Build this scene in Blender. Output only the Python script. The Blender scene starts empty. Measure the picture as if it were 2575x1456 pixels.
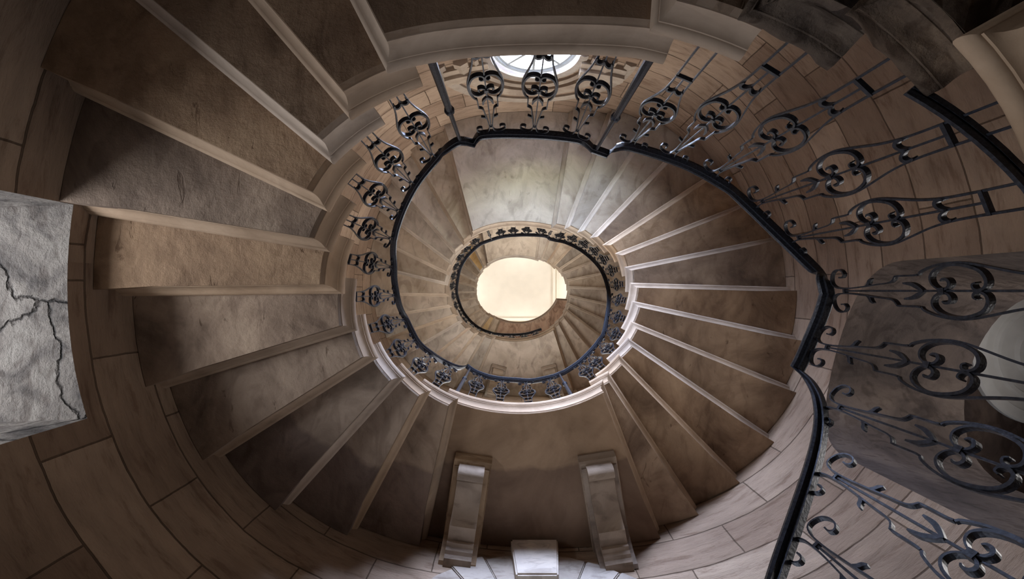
import bpy, bmesh, math, random
import numpy as np
from mathutils import Vector
random.seed(7)
SC = bpy.context.scene
COL = SC.collection
# ------------------------------------------------------------------ camera, world, light, exposure
CAMZ = 1.5
cam = bpy.data.cameras.new('camera'); camo = bpy.data.objects.new('camera', cam); COL.objects.link(camo)
camo.location = (0, 0, CAMZ); camo.rotation_euler = (math.pi, 0, 0)      # straight up, X right, Y down the picture
cam.lens = 14.0; cam.sensor_width = 36.0; cam.clip_start = 0.02; cam.clip_end = 200
cam.shift_x = -3.2/2575; cam.shift_y = 3.4/2575
SC.camera = camo
SC.view_settings.view_transform = 'Standard'; SC.view_settings.look = 'None'
SC.view_settings.gamma = 1.0; SC.view_settings.use_curve_mapping = False
SC.view_settings.exposure = 0.12
world = bpy.data.worlds.new('world'); SC.world = world; world.use_nodes = True
wb = world.node_tree.nodes['Background']; wb.inputs[0].default_value = (0.75, 0.85, 1.0, 1); wb.inputs[1].default_value = 0.8

def area(name, loc, target, sx, sy, watts, color, spread=math.pi):
    l = bpy.data.lights.new(name, 'AREA'); l.shape = 'RECTANGLE'; l.size = sx; l.size_y = sy
    l.energy = watts; l.color = color; l.spread = spread
    o = bpy.data.objects.new(name, l); COL.objects.link(o); o.location = loc
    d = Vector(target)-Vector(loc); o.rotation_euler = d.to_track_quat('-Z', 'Y').to_euler()
    return o
BLUE = (0.74, 0.82, 1.0); WARM = (1.0, 0.88, 0.74); GREEN = (0.86, 1.0, 0.62)
area('sky_through_oculus', (0.23, -3.46, 5.66), (0.33, 0.0, 5.2), 1.35, 1.3, 1080, (0.56, 0.69, 1.0), math.radians(120))
area('lawn_through_oculus', (0.23, -3.28, 5.2), (0.2, -0.6, 7.2), 0.9, 0.35, 62, (0.80, 1.0, 0.55))
area('archway_daylight', (4.95, 0.95, 3.0), (0.0, 0.0, 4.2), 1.3, 1.6, 44, (1.0, 0.95, 0.91))
area('south_door_daylight', (0.17, 2.85, 2.0), (0.2, -1.0, 3.0), 1.1, 1.6, 14, (0.85, 0.9, 1.0))
area('left_window_daylight', (-3.7, 0.10, 2.45), (0.5, 0.1, 2.9), 1.0, 1.5, 66, (0.93, 0.95, 1.0))
area('added_fill_middle', (0.2, 3.05, 6.7), (0.2, 0.0, 7.6), 1.3, 2.7, 230, (1, 0.96, 0.90))  # added fill behind an unseen, made-up window; brightens the middle soffits
area('added_fill_north', (0.23, -3.3, 10.2), (0.2, 0.0, 11.0), 1.2, 1.7, 110, (1, 0.95, 0.86))  # added fill for the upper soffits; its window is unseen and made up
area('added_fill_south', (0.2, 3.05, 11.4), (0.2, 0.0, 12.4), 1.3, 2.2, 170, (1, 0.97, 0.90))  # added fill for the inner ring, behind another made-up window out of view
for k, (x, y) in enumerate(((0.3, -2.75), (0.3, 2.3), (-2.7, 0.0), (3.3, 0.0))):
    area('added_fill_top', (x, y, 16.1), (0.3*x, 0.3*y, 15.6), 1.5, 1.3, 42, (1.0, 0.97, 0.92))  # added fill for ceiling and top ring, in made-up openings out of sight

# ------------------------------------------------------------------ surveyed plan (units: pixel * riser, see U)
RIS = 0.17
U = RIS/1001.4
def wrap(t): return (t+math.pi) % (2*math.pi)-math.pi
V = np.array([1290.7, 731.4])
WC = np.array([550., 120.])
FW = [6122.3, -56.9, -23.4, 677.2, -124.5, 26.0, -43.9, 18.3, -56.3]
def fourier(c, th):
    r = c[0]
    for k in range(1, (len(c)-1)//2+1):
        r = r+c[2*k-1]*math.cos(k*th)+c[2*k]*math.sin(k*th)
    return r
def wellr(th): return fourier(FW, th)
OC = np.array([1800., -900.])
WP = [(-13360,-2422),(-14151,205),(-13319,3723),(-11946,6784),(-9475,8991),(-7132,10884),(-4142,11880),(1400,12150),(7357,12030),(9407,11025),
      (11982,9860),(14564,8204),(16222,5584),(16765,2636),(17577,-240),(17392,-3588),(16096,-6143),(13300,-10200),(7538,-14377),(4527,-14346),(1200,-14500),(-3500,-14400),(-8300,-12000),(-12400,-7300)]
q = np.array(WP, float)-OC
th = np.arctan2(q[:, 1], q[:, 0]); rr = np.hypot(q[:, 0], q[:, 1])
B = [np.ones_like(th)]
for k in range(1, 6): B += [np.cos(k*th), np.sin(k*th)]
B = np.array(B).T
FO = np.linalg.solve(B.T@B+np.diag([0]+[0.01*k**2 for k in range(1, 6) for _ in (0, 1)]), B.T@rr).tolist()
def wallr(t): return fourier(FO, t)
def wall_pt(t, off=0.0):                 # metres
    r = wallr(t)*U+off
    return np.array([OC[0]*U+r*math.cos(t), OC[1]*U+r*math.sin(t)])
def wall_hit(P, D):                      # P, D plan units; first hit with the wall
    D = D/np.hypot(*D); t = 0.0
    while t < 40000:
        X = P+D*t-OC
        if math.hypot(*X) >= wallr(math.atan2(X[1], X[0])): break
        t += 20.0
    X = P+D*t-OC
    return math.atan2(X[1], X[0])
def world_at(px, z):                     # picture point at z risers above the lens -> plan metres
    return (np.array(px, float)-V)*z*U
def Z(z): return CAMZ+z*RIS

# ------------------------------------------------------------------ materials
def mat(name):
    m = bpy.data.materials.new(name); m.use_nodes = True
    nt = m.node_tree; return m, nt, nt.nodes, nt.links, nt.nodes['Principled BSDF']
def N(ns, t, **k):
    n = ns.new(t)
    for a, b in k.items(): setattr(n, a, b)
    return n
def ramp(ns, stops):
    r = ns.new('ShaderNodeValToRGB'); e = r.color_ramp.elements
    while len(e) < len(stops): e.new(0.5)
    for i, (p, c) in enumerate(stops): e[i].position = p; e[i].color = (*c, 1)
    return r
def stone(name, c0, c1, c2, vein=0.5, rough=0.85, bump=0.35, rnd=0.35, scale=1.0, crack=0.0, pits=0.0, outer_dark=0.0):
    m, nt, ns, L, P = mat(name)
    tc = N(ns, 'ShaderNodeTexCoord'); oi = N(ns, 'ShaderNodeObjectInfo')
    off = N(ns, 'ShaderNodeVectorMath', operation='ADD'); sc = N(ns, 'ShaderNodeVectorMath', operation='SCALE')
    L.new(oi.outputs['Random'], sc.inputs[3]); sc.inputs[0].default_value = (17, 31, 11); L.new(sc.outputs[0], off.inputs[1])
    L.new(tc.outputs['Object'], off.inputs[0])
    n1 = N(ns, 'ShaderNodeTexNoise'); n1.inputs['Scale'].default_value = 1.6*scale; n1.inputs['Detail'].default_value = 9; n1.inputs['Roughness'].default_value = 0.62; n1.inputs['Distortion'].default_value = 0.9
    L.new(off.outputs[0], n1.inputs['Vector'])
    r = ramp(ns, ((0.33, c0), (0.52, c1), (0.70, c2))); L.new(n1.outputs['Fac'], r.inputs[0])
    # bedding streaks
    mp = N(ns, 'ShaderNodeMapping'); mp.inputs['Scale'].default_value = (4.5*scale, 2.4*scale, 14); L.new(off.outputs[0], mp.inputs['Vector'])
    n2 = N(ns, 'ShaderNodeTexNoise'); n2.inputs['Scale'].default_value = 1.2; n2.inputs['Detail'].default_value = 8; n2.inputs['Distortion'].default_value = 1.6
    L.new(mp.outputs[0], n2.inputs['Vector'])
    r2 = ramp(ns, ((0.36, (0.45, 0.40, 0.37)), (0.5, (1, 1, 1)), (1, (1.08, 1.05, 1.0)))); L.new(n2.outputs['Fac'], r2.inputs[0])
    mx = N(ns, 'ShaderNodeMixRGB', blend_type='MULTIPLY'); mx.inputs[0].default_value = vein
    L.new(r.outputs[0], mx.inputs[1]); L.new(r2.outputs[0], mx.inputs[2])
    # tint of each block
    hs = N(ns, 'ShaderNodeHueSaturation')
    mr = N(ns, 'ShaderNodeMapRange'); mr.inputs[3].default_value = 1-rnd*0.55; mr.inputs[4].default_value = 1+rnd*0.5
    L.new(oi.outputs['Random'], mr.inputs[0]); L.new(mr.outputs[0], hs.inputs['Value'])
    fr = N(ns, 'ShaderNodeMath', operation='MULTIPLY'); fr.inputs[1].default_value = 7.31; fc = N(ns, 'ShaderNodeMath', operation='FRACT')
    L.new(oi.outputs['Random'], fr.inputs[0]); L.new(fr.outputs[0], fc.inputs[0])
    mr2 = N(ns, 'ShaderNodeMapRange'); mr2.inputs[3].default_value = 0.78; mr2.inputs[4].default_value = 1.2
    L.new(fc.outputs[0], mr2.inputs[0]); L.new(mr2.outputs[0], hs.inputs['Saturation'])
    L.new(mx.outputs[0], hs.inputs['Color'])
    if outer_dark:      # outer part of the soffit toned darker, with a ragged rim
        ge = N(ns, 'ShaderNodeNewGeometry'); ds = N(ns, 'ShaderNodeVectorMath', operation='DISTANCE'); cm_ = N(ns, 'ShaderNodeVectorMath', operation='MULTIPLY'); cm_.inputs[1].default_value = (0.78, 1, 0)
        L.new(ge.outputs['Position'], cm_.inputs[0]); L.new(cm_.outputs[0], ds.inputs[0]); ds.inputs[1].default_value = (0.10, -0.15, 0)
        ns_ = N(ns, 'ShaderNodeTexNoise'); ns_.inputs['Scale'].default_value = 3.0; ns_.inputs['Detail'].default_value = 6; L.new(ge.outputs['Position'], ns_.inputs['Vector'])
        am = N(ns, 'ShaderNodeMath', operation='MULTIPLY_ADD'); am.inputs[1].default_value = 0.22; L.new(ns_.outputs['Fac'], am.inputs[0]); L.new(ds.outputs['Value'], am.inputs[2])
        ms2 = N(ns, 'ShaderNodeMapRange'); ms2.inputs[1].default_value = outer_dark+0.11; ms2.inputs[2].default_value = outer_dark+0.145; L.new(am.outputs[0], ms2.inputs[0])
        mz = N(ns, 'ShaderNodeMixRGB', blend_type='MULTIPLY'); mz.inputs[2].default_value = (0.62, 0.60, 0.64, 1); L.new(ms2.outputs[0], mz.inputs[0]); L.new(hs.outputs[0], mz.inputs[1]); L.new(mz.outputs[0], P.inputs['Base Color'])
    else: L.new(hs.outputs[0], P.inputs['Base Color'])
    P.inputs['Roughness'].default_value = rough; P.inputs['Specular IOR Level'].default_value = 0.25
    n3 = N(ns, 'ShaderNodeTexNoise'); n3.inputs['Scale'].default_value = 26*scale; n3.inputs['Detail'].default_value = 8; n3.inputs['Roughness'].default_value = 0.7
    L.new(off.outputs[0], n3.inputs['Vector'])
    ad = N(ns, 'ShaderNodeMath', operation='MULTIPLY_ADD'); ad.inputs[1].default_value = 0.8; L.new(n2.outputs['Fac'], ad.inputs[0]); L.new(n3.outputs['Fac'], ad.inputs[2])
    bp = N(ns, 'ShaderNodeBump'); bp.inputs['Strength'].default_value = bump; bp.inputs['Distance'].default_value = 0.02
    L.new(ad.outputs[0], bp.inputs['Height']); L.new(bp.outputs[0], P.inputs['Normal'])
    if crack:
        nv = N(ns, 'ShaderNodeTexNoise'); nv.inputs['Scale'].default_value = 3.0; nv.inputs['Detail'].default_value = 6; L.new(off.outputs[0], nv.inputs['Vector'])
        k = N(ns, 'ShaderNodeVectorMath', operation='SCALE'); k.inputs[3].default_value = 0.45; L.new(nv.outputs['Color'], k.inputs[0])
        a2 = N(ns, 'ShaderNodeVectorMath', operation='ADD'); L.new(off.outputs[0], a2.inputs[0]); L.new(k.outputs[0], a2.inputs[1])
        vo = N(ns, 'ShaderNodeTexVoronoi', feature='DISTANCE_TO_EDGE'); vo.inputs['Scale'].default_value = crack; L.new(a2.outputs[0], vo.inputs['Vector'])
        rc_ = ramp(ns, ((0.0, (0.12, 0.10, 0.09)), (0.022, (1, 1, 1)))); L.new(vo.outputs['Distance'], rc_.inputs[0])
        m3 = N(ns, 'ShaderNodeMixRGB', blend_type='MULTIPLY'); m3.inputs[0].default_value = 0.9; L.new(hs.outputs[0], m3.inputs[1]); L.new(rc_.outputs[0], m3.inputs[2]); L.new(m3.outputs[0], P.inputs['Base Color'])
        a3 = N(ns, 'ShaderNodeMath', operation='MULTIPLY_ADD'); a3.inputs[1].default_value = 1.2; L.new(rc_.outputs[0], a3.inputs[0]); L.new(ad.outputs[0], a3.inputs[2]); L.new(a3.outputs[0], bp.inputs['Height'])
    elif pits:
        mp3 = N(ns, 'ShaderNodeMapping'); mp3.inputs['Scale'].default_value = (1, 0.45, 1); mp3.inputs['Rotation'].default_value = (0, 0, 0.6); L.new(off.outputs[0], mp3.inputs['Vector'])
        n5 = N(ns, 'ShaderNodeTexNoise'); n5.inputs['Scale'].default_value = 11; n5.inputs['Detail'].default_value = 7; n5.inputs['Roughness'].default_value = 0.6; n5.inputs['Distortion'].default_value = 0.7; L.new(mp3.outputs[0], n5.inputs['Vector'])
        r5 = ramp(ns, ((0.30, (0.40, 0.34, 0.30)), (0.36, (1, 1, 1)))); L.new(n5.outputs['Fac'], r5.inputs[0])
        m5 = N(ns, 'ShaderNodeMixRGB', blend_type='MULTIPLY'); m5.inputs[0].default_value = pits; L.new(hs.outputs[0], m5.inputs[1]); L.new(r5.outputs[0], m5.inputs[2]); L.new(m5.outputs[0], P.inputs['Base Color'])
        a5 = N(ns, 'ShaderNodeMath', operation='MULTIPLY_ADD'); a5.inputs[1].default_value = 0.8; L.new(r5.outputs[0], a5.inputs[0]); L.new(ad.outputs[0], a5.inputs[2]); L.new(a5.outputs[0], bp.inputs['Height'])
    return m
M = {}
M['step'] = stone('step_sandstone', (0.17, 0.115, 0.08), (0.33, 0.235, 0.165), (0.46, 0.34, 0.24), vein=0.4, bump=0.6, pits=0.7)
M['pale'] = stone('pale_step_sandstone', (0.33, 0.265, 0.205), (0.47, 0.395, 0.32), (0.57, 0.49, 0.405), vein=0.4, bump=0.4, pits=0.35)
M['worn'] = stone('worn_step_sandstone', (0.06, 0.045, 0.038), (0.19, 0.14, 0.105), (0.38, 0.28, 0.20), vein=0.85, bump=1.0, scale=1.6, rnd=0.2)
M['mould'] = stone('moulding_sandstone', (0.30, 0.215, 0.15), (0.40, 0.295, 0.21), (0.50, 0.38, 0.28), vein=0.15, bump=0.12, rnd=0.2)
M['palemould'] = stone('pale_moulding_sandstone', (0.30, 0.235, 0.185), (0.40, 0.325, 0.255), (0.48, 0.395, 0.32), vein=0.2, bump=0.1, rnd=0.12)
M['landing'] = stone('landing_sandstone', (0.17, 0.12, 0.085), (0.29, 0.205, 0.145), (0.40, 0.29, 0.205), vein=0.3, bump=0.3, rnd=0.1, scale=0.6, pits=0.25)
M['corbel'] = stone('corbel_sandstone', (0.20, 0.135, 0.09), (0.31, 0.22, 0.15), (0.40, 0.29, 0.20), vein=0.5, bump=0.25, rnd=0.1)
M['arch'] = stone('arch_sandstone', (0.34, 0.28, 0.23), (0.50, 0.42, 0.35), (0.62, 0.52, 0.42), vein=0.4, bump=0.25, rnd=0.35)
M['landing_outer_dark'] = stone('outer_dark_landing_sandstone', (0.21, 0.145, 0.10), (0.33, 0.235, 0.165), (0.42, 0.305, 0.215), vein=0.25, bump=0.3, rnd=0.1, scale=0.6, outer_dark=1.60)
M['step_outer_dark'] = stone('outer_dark_step_sandstone', (0.21, 0.15, 0.105), (0.34, 0.245, 0.175), (0.44, 0.325, 0.235), vein=0.4, bump=0.6, rnd=0.2, outer_dark=1.66)
M['ochre'] = stone('ochre_sandstone', (0.36, 0.22, 0.09), (0.55, 0.36, 0.15), (0.60, 0.46, 0.28), vein=0.3, bump=0.3, rnd=0.0)
M['red'] = stone('reddish_sandstone', (0.30, 0.19, 0.135), (0.55, 0.37, 0.27), (0.64, 0.49, 0.38), vein=0.6, bump=0.3, rnd=0.0, scale=1.4)
M['reveal'] = stone('window_reveal_stone', (0.14, 0.10, 0.08), (0.20, 0.155, 0.125), (0.25, 0.20, 0.165), vein=0.4, bump=0.25, rnd=0.0)
M['rough'] = stone('rough_lintel_stone', (0.16, 0.14, 0.13), (0.48, 0.42, 0.37), (0.66, 0.60, 0.53), vein=0.6, bump=1.6, scale=2.0, rnd=0.05, crack=1.5)
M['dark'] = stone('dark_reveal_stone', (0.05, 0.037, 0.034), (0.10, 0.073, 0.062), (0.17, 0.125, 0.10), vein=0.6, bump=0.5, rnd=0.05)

def wall_material():
    m, nt, ns, L, P = mat('oval_wall_ashlar')
    ge = N(ns, 'ShaderNodeNewGeometry'); sp = N(ns, 'ShaderNodeSeparateXYZ')
    sb = N(ns, 'ShaderNodeVectorMath', operation='SUBTRACT'); sb.inputs[1].default_value = (OC[0]*U, OC[1]*U, 0)
    L.new(ge.outputs['Position'], sb.inputs[0]); L.new(sb.outputs[0], sp.inputs[0])
    at = N(ns, 'ShaderNodeMath', operation='ARCTAN2'); L.new(sp.outputs[1], at.inputs[0]); L.new(sp.outputs[0], at.inputs[1])
    ml = N(ns, 'ShaderNodeMath', operation='MULTIPLY'); ml.inputs[1].default_value = 2.63; L.new(at.outputs[0], ml.inputs[0])
    cb = N(ns, 'ShaderNodeCombineXYZ'); L.new(ml.outputs[0], cb.inputs[0]); L.new(sp.outputs[2], cb.inputs[1])
    # uneven joints
    nj = N(ns, 'ShaderNodeTexNoise'); nj.inputs['Scale'].default_value = 2.6; nj.inputs['Detail'].default_value = 8; L.new(cb.outputs[0], nj.inputs['Vector'])
    sj = N(ns, 'ShaderNodeVectorMath', operation='SUBTRACT'); sj.inputs[1].default_value = (0.5, 0.5, 0.5); L.new(nj.outputs['Color'], sj.inputs[0])
    kj = N(ns, 'ShaderNodeVectorMath', operation='SCALE'); kj.inputs[3].default_value = 0.035; L.new(sj.outputs[0], kj.inputs[0])
    aj = N(ns, 'ShaderNodeVectorMath', operation='ADD'); L.new(cb.outputs[0], aj.inputs[0]); L.new(kj.outputs[0], aj.inputs[1])
    br = N(ns, 'ShaderNodeTexBrick'); br.offset = 0.5; br.inputs['Scale'].default_value = 1.0
    br.inputs['Brick Width'].default_value = 0.86; br.inputs['Row Height'].default_value = 0.335; br.inputs['Mortar Size'].default_value = 0.0055; br.inputs['Mortar Smooth'].default_value = 0.3
    br.inputs['Color1'].default_value = (0.34, 0.245, 0.18, 1); br.inputs['Color2'].default_value = (0.54, 0.42, 0.32, 1); br.inputs['Mortar'].default_value = (0.17, 0.12, 0.085, 1)
    L.new(aj.outputs[0], br.inputs['Vector'])
    mp = N(ns, 'ShaderNodeMapping'); mp.inputs['Scale'].default_value = (1.3, 6.5, 1); mp.inputs['Rotation'].default_value = (0, 0, 0.03); L.new(cb.outputs[0], mp.inputs['Vector'])
    n2 = N(ns, 'ShaderNodeTexNoise'); n2.inputs['Scale'].default_value = 2.2; n2.inputs['Detail'].default_value = 14; n2.inputs['Roughness'].default_value = 0.68; n2.inputs['Distortion'].default_value = 0.25; L.new(mp.outputs[0], n2.inputs['Vector'])
    r2 = ramp(ns, ((0.36, (0.55, 0.47, 0.42)), (0.47, (0.94, 0.92, 0.90)), (0.68, (1.10, 1.08, 1.05)))); L.new(n2.outputs['Fac'], r2.inputs[0])
    mx = N(ns, 'ShaderNodeMixRGB', blend_type='MULTIPLY'); mx.inputs[0].default_value = 0.75; L.new(br.outputs['Color'], mx.inputs[1]); L.new(r2.outputs[0], mx.inputs[2])
    n4 = N(ns, 'ShaderNodeTexNoise'); n4.inputs['Scale'].default_value = 1.1; n4.inputs['Detail'].default_value = 5; L.new(cb.outputs[0], n4.inputs['Vector'])
    r4 = ramp(ns, ((0.35, (0.70, 0.64, 0.60)), (0.62, (1.1, 1.05, 1.0)))); L.new(n4.outputs['Fac'], r4.inputs[0])
    mx2 = N(ns, 'ShaderNodeMixRGB', blend_type='MULTIPLY'); mx2.inputs[0].default_value = 0.8; L.new(mx.outputs[0], mx2.inputs[1]); L.new(r4.outputs[0], mx2.inputs[2])
    L.new(mx2.outputs[0], P.inputs['Base Color']); P.inputs['Roughness'].default_value = 0.85; P.inputs['Specular IOR Level'].default_value = 0.25
    a = N(ns, 'ShaderNodeMath', operation='MULTIPLY_ADD'); a.inputs[1].default_value = -0.8; L.new(br.outputs['Fac'], a.inputs[0]); L.new(n2.outputs['Fac'], a.inputs[2])
    bp = N(ns, 'ShaderNodeBump'); bp.inputs['Strength'].default_value = 1.0; bp.inputs['Distance'].default_value = 0.045; L.new(a.outputs[0], bp.inputs['Height']); L.new(bp.outputs[0], P.inputs['Normal'])
    return m
M['wall'] = wall_material()
def plain(name, c, rough=0.6, metal=0.0, noise=0.0, bump=0.0, bs=60):
    m, nt, ns, L, P = mat(name)
    P.inputs['Roughness'].default_value = rough; P.inputs['Metallic'].default_value = metal
    tc = N(ns, 'ShaderNodeTexCoord'); n = N(ns, 'ShaderNodeTexNoise'); n.inputs['Scale'].default_value = bs; n.inputs['Detail'].default_value = 5
    L.new(tc.outputs['Object'], n.inputs['Vector'])
    r = ramp(ns, ((0.3, tuple(x*(1-noise) for x in c)), (0.7, tuple(min(1, x*(1+noise)) for x in c)))); L.new(n.outputs['Fac'], r.inputs[0]); L.new(r.outputs[0], P.inputs['Base Color'])
    if bump:
        bp = N(ns, 'ShaderNodeBump'); bp.inputs['Strength'].default_value = bump; bp.inputs['Distance'].default_value = 0.004
        L.new(n.outputs['Fac'], bp.inputs['Height']); L.new(bp.outputs[0], P.inputs['Normal'])
    return m
M['iron'] = plain('wrought_iron', (0.028, 0.031, 0.042), 0.40, 0.45, 0.5, 0.35, 110)
M['plaster'] = plain('cream_plaster', (0.93, 0.885, 0.775), 0.9, 0, 0.03, 0, 3)
M['white'] = plain('white_plaster', (0.74, 0.72, 0.68), 0.8, 0, 0.05, 0.1, 8)
M['paint'] = plain('grey_window_paint', (0.42, 0.45, 0.47), 0.5, 0, 0.05, 0, 20)
M['floor'] = plain('floor_flagstone', (0.38, 0.32, 0.27), 0.8, 0, 0.25, 0.3, 4)
gm, nt, ns, L, P = mat('window_glass'); P.inputs['Roughness'].default_value = 0.03
tb = ns.new('ShaderNodeBsdfTransparent'); gb = ns.new('ShaderNodeBsdfGlossy'); gb.inputs['Roughness'].default_value = 0.03; ms_ = ns.new('ShaderNodeMixShader'); ms_.inputs[0].default_value = 0.06
L.new(tb.outputs[0], ms_.inputs[1]); L.new(gb.outputs[0], ms_.inputs[2]); L.new(ms_.outputs[0], ns['Material Output'].inputs[0]); M['glass'] = gm

# ------------------------------------------------------------------ object helpers
def tag(o, label=None, cat=None, group=None, kind=None):
    if label: o['label'] = label
    if cat: o['category'] = cat
    if group: o['group'] = group
    if kind: o['kind'] = kind
    return o
def empty(name, loc, rz=0.0):
    o = bpy.data.objects.new(name, None); COL.objects.link(o); o.location = loc; o.rotation_euler = (0, 0, rz); o.empty_display_size = 0.1
    return o
def link(name, bm, m, parent=None, smooth=False, rel=False, angle=None):
    me = bpy.data.meshes.new(name); bmesh.ops.recalc_face_normals(bm, faces=bm.faces[:]); bm.to_mesh(me); bm.free()
    for mm in (m if isinstance(m, (list, tuple)) else [m]): me.materials.append(mm)
    if smooth or angle:
        for p in me.polygons: p.use_smooth = True
        if angle: me.set_sharp_from_angle(angle=math.radians(angle))
    o = bpy.data.objects.new(name, me); COL.objects.link(o)
    if parent:
        o.parent = parent
        if not rel:      # mesh given in world coordinates, parent unrotated
            for v in me.vertices: v.co -= Vector(parent.location)
    return o
def box(bm, x0, x1, y0, y1, z0, z1):
    vs = [bm.verts.new((x, y, z)) for z in (z0, z1) for (x, y) in ((x0, y0), (x1, y0), (x1, y1), (x0, y1))]
    for f in ((0, 3, 2, 1), (4, 5, 6, 7), (0, 1, 5, 4), (1, 2, 6, 5), (2, 3, 7, 6), (3, 0, 4, 7)): bm.faces.new([vs[i] for i in f])
def prism(bm, poly, z0, z1):
    a = [bm.verts.new((p[0], p[1], z0)) for p in poly]; b = [bm.verts.new((p[0], p[1], z1)) for p in poly]
    bm.faces.new(a[::-1]); bm.faces.new(b)
    for i in range(len(a)): j = (i+1) % len(a); bm.faces.new((a[i], a[j], b[j], b[i]))
def offset_line(pts, d):                  # pts: list of 2D np; offset to the left of travel by d with mitres
    out = []
    for i, p in enumerate(pts):
        ds = []
        if i > 0: v = p-pts[i-1]; ds.append(v/np.hypot(*v))
        if i < len(pts)-1: v = pts[i+1]-p; ds.append(v/np.hypot(*v))
        ns_ = [np.array([-v[1], v[0]]) for v in ds]
        if len(ns_) == 1: out.append(p+ns_[0]*d)
        else:
            s = ns_[0]+ns_[1]; s = s/np.hypot(*s); out.append(p+s*d/max(0.35, float(s@ns_[0])))
    return out
ORD = ['', 'first', 'second', 'third', 'fourth', 'fifth', 'sixth', 'seventh', 'eighth', 'ninth', 'tenth', 'eleventh', 'twelfth', 'thirteenth', 'fourteenth', 'fifteenth', 'sixteenth', 'seventeenth', 'eighteenth']

# ------------------------------------------------------------------ survey of the mitred corner of every step (picture, height in risers)
CN = {}
low = {-4: ((2378, 112), 5.56), -3: ((2091, 53), 6.3), -2: ((1837, 62), 7.1), -1: ((1628, 90), 7.94), 0: ((979, 192), 8.8),
       1: ((888, 308), 9.75), 2: ((845, 418), 10.75), 3: ((835, 537), 11.95), 4: ((839, 636), 13.1), 5: ((872, 739), 14.45), 6: ((905, 829), 15.4),
       7: ((956, 897), 16.4), 8: ((1022, 945), 17.35), 9: ((1086, 979), 18.2), 10: ((1154, 998), 19.05), 11: ((1513, 953), 19.95), 12: ((1527, 932), 20.8), 13: ((1553, 889), 21.6)}
for n, (p, z) in low.items(): CN[n] = (world_at(p, z)/U, z)
px = {14: (1576, 848), 15: (1583, 806), 16: (1587, 756), 17: (1582, 711), 18: (1568, 672), 19: (1544, 638), 20: (1513, 617), 21: (1482, 599), 22: (1450, 586), 23: (1418, 577), 24: (1385, 575)}
l2 = [(1186, 599), (1167, 620), (1146, 643), (1137, 668), (1130, 694), (1127, 718.5), (1132, 746), (1139, 772), (1154, 793), (1165, 809), (1186, 824), (1205, 835), (1224, 841), (1247, 846)]
for i, p in enumerate(l2): px[25+i] = p
r2 = [(1393, 817), (1405, 804), (1417, 790), (1423, 775), (1427, 761), (1427, 741), (1426, 720), (1421, 704), (1410, 686), (1402, 677), (1388, 669), (1374, 659), (1359, 653), (1345, 653)]
for i, p in enumerate(r2): px[39+i] = p
l3 = [(1224, 672), (1216, 677), (1209, 689), (1202, 700), (1199, 711), (1198, 724), (1198, 737), (1200, 751), (1206, 765), (1215, 777), (1224, 786), (1236, 792), (1248, 797), (1261, 802)]
for i, p in enumerate(l3): px[53+i] = p
px[67] = (1398, 750)
for n, p in px.items(): CN[n] = (world_at(p, n+8.5)/U, n+8.5)
def polar_corner(deg, z):
    t = math.radians(-deg); r = wellr(t)
    return (WC+r*np.array([math.cos(t), math.sin(t)]), z)
CN[-5] = polar_corner(21.5, 4.75); CN[-6] = polar_corner(8.0, 3.95)          # -6 is the landing before the archway
a, z = -17.0, 3.2
for n in range(-7, -20, -1): CN[n] = polar_corner(a, z); a -= 10.5; z -= 0.86
NMIN = -19
# direction of each back edge in the picture, or the wall point it reaches
DIR = {-4: (165, -92), -3: (130, -150), -2: (100, -150), -1: (7, -100), 0: (-99, -192), 1: (-265, -308), 2: (-505, -418), 3: (-565, -267),
       20: (272, -179), 21: (196, -203), 22: (141, -213), 26: (-142, -243), 27: (-166, -189), 28: (-157, -119), 29: (-139, -67), 30: (-295, -70), 31: (-300, -5), 32: (-280, 45),
       33: (-480, 165), 34: (-690, 405), 35: (-570, 460), 36: (-265, 335), 37: (-170, 300), 38: (-47, 109), 25: (-76, -290)}
OUT = {4: (290, 550), 5: (350, 745), 6: (455, 965), 7: (580, 1135), 8: (760, 1235), 9: (905, 1320), 10: (1075, 1350), 11: (1658, 1332), 12: (1746, 1265), 13: (1848, 1190),
       14: (1938, 1096), 15: (1981, 969), 16: (1975, 839), 17: (1980, 722), 18: (1947, 596), 19: (1876, 508), 23: (1530, 275), 24: (1430, 290)}
WA = {}
for n, (P0, z) in CN.items():
    m = n-28 if n >= 39 else n
    if m == 39: m = 11
    if n == 67: WA[n] = wall_hit(P0, np.array([1.0, 0.06])); continue
    if m in OUT and n < 39: D = np.array(OUT[m], float)-(P0/z+V)
    elif m in OUT: WA[n] = WA[m]; continue
    elif m in DIR and n < 39: D = np.array(DIR[m], float)
    elif m in WA: WA[n] = WA[m]; continue
    else: D = P0-WC
    WA[n] = wall_hit(P0, D)
# ccw order in the picture means decreasing angle here

WELLA = {n: math.atan2(*(CN[n][0]-WC)[::-1]) for n in CN}
SCL = {n: math.hypot(*(CN[n][0]-WC))/wellr(WELLA[n]) for n in CN}
BULGE = {0: 0.032}
def lip(n):                               # lip of step n in metres, from its front cap to its mitred corner
    a1 = WELLA[n]; m = n-1
    if m in WELLA: a0 = WELLA[m]; s0 = SCL[m]
    else: a0 = a1+0.2; s0 = SCL[n]
    da = (a0-a1) % (2*math.pi)
    if n == 67: pass
    ov = 0.10/(wellr(a0)*U)
    k = max(4, int((da+ov)/0.05)); out = []
    for i in range(k+1):
        f = i/k; a = a0+ov-(da+ov)*f
        g = min(1, max(0, ((a0-a)/da)))
        r = wellr(a)*(s0+(SCL[n]-s0)*g)*(1-BULGE.get(n, 0)*math.sin(math.pi*min(1, max(0, g))))
        out.append((WC+r*np.array([math.cos(a), math.sin(a)]))*U)
    return out
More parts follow.
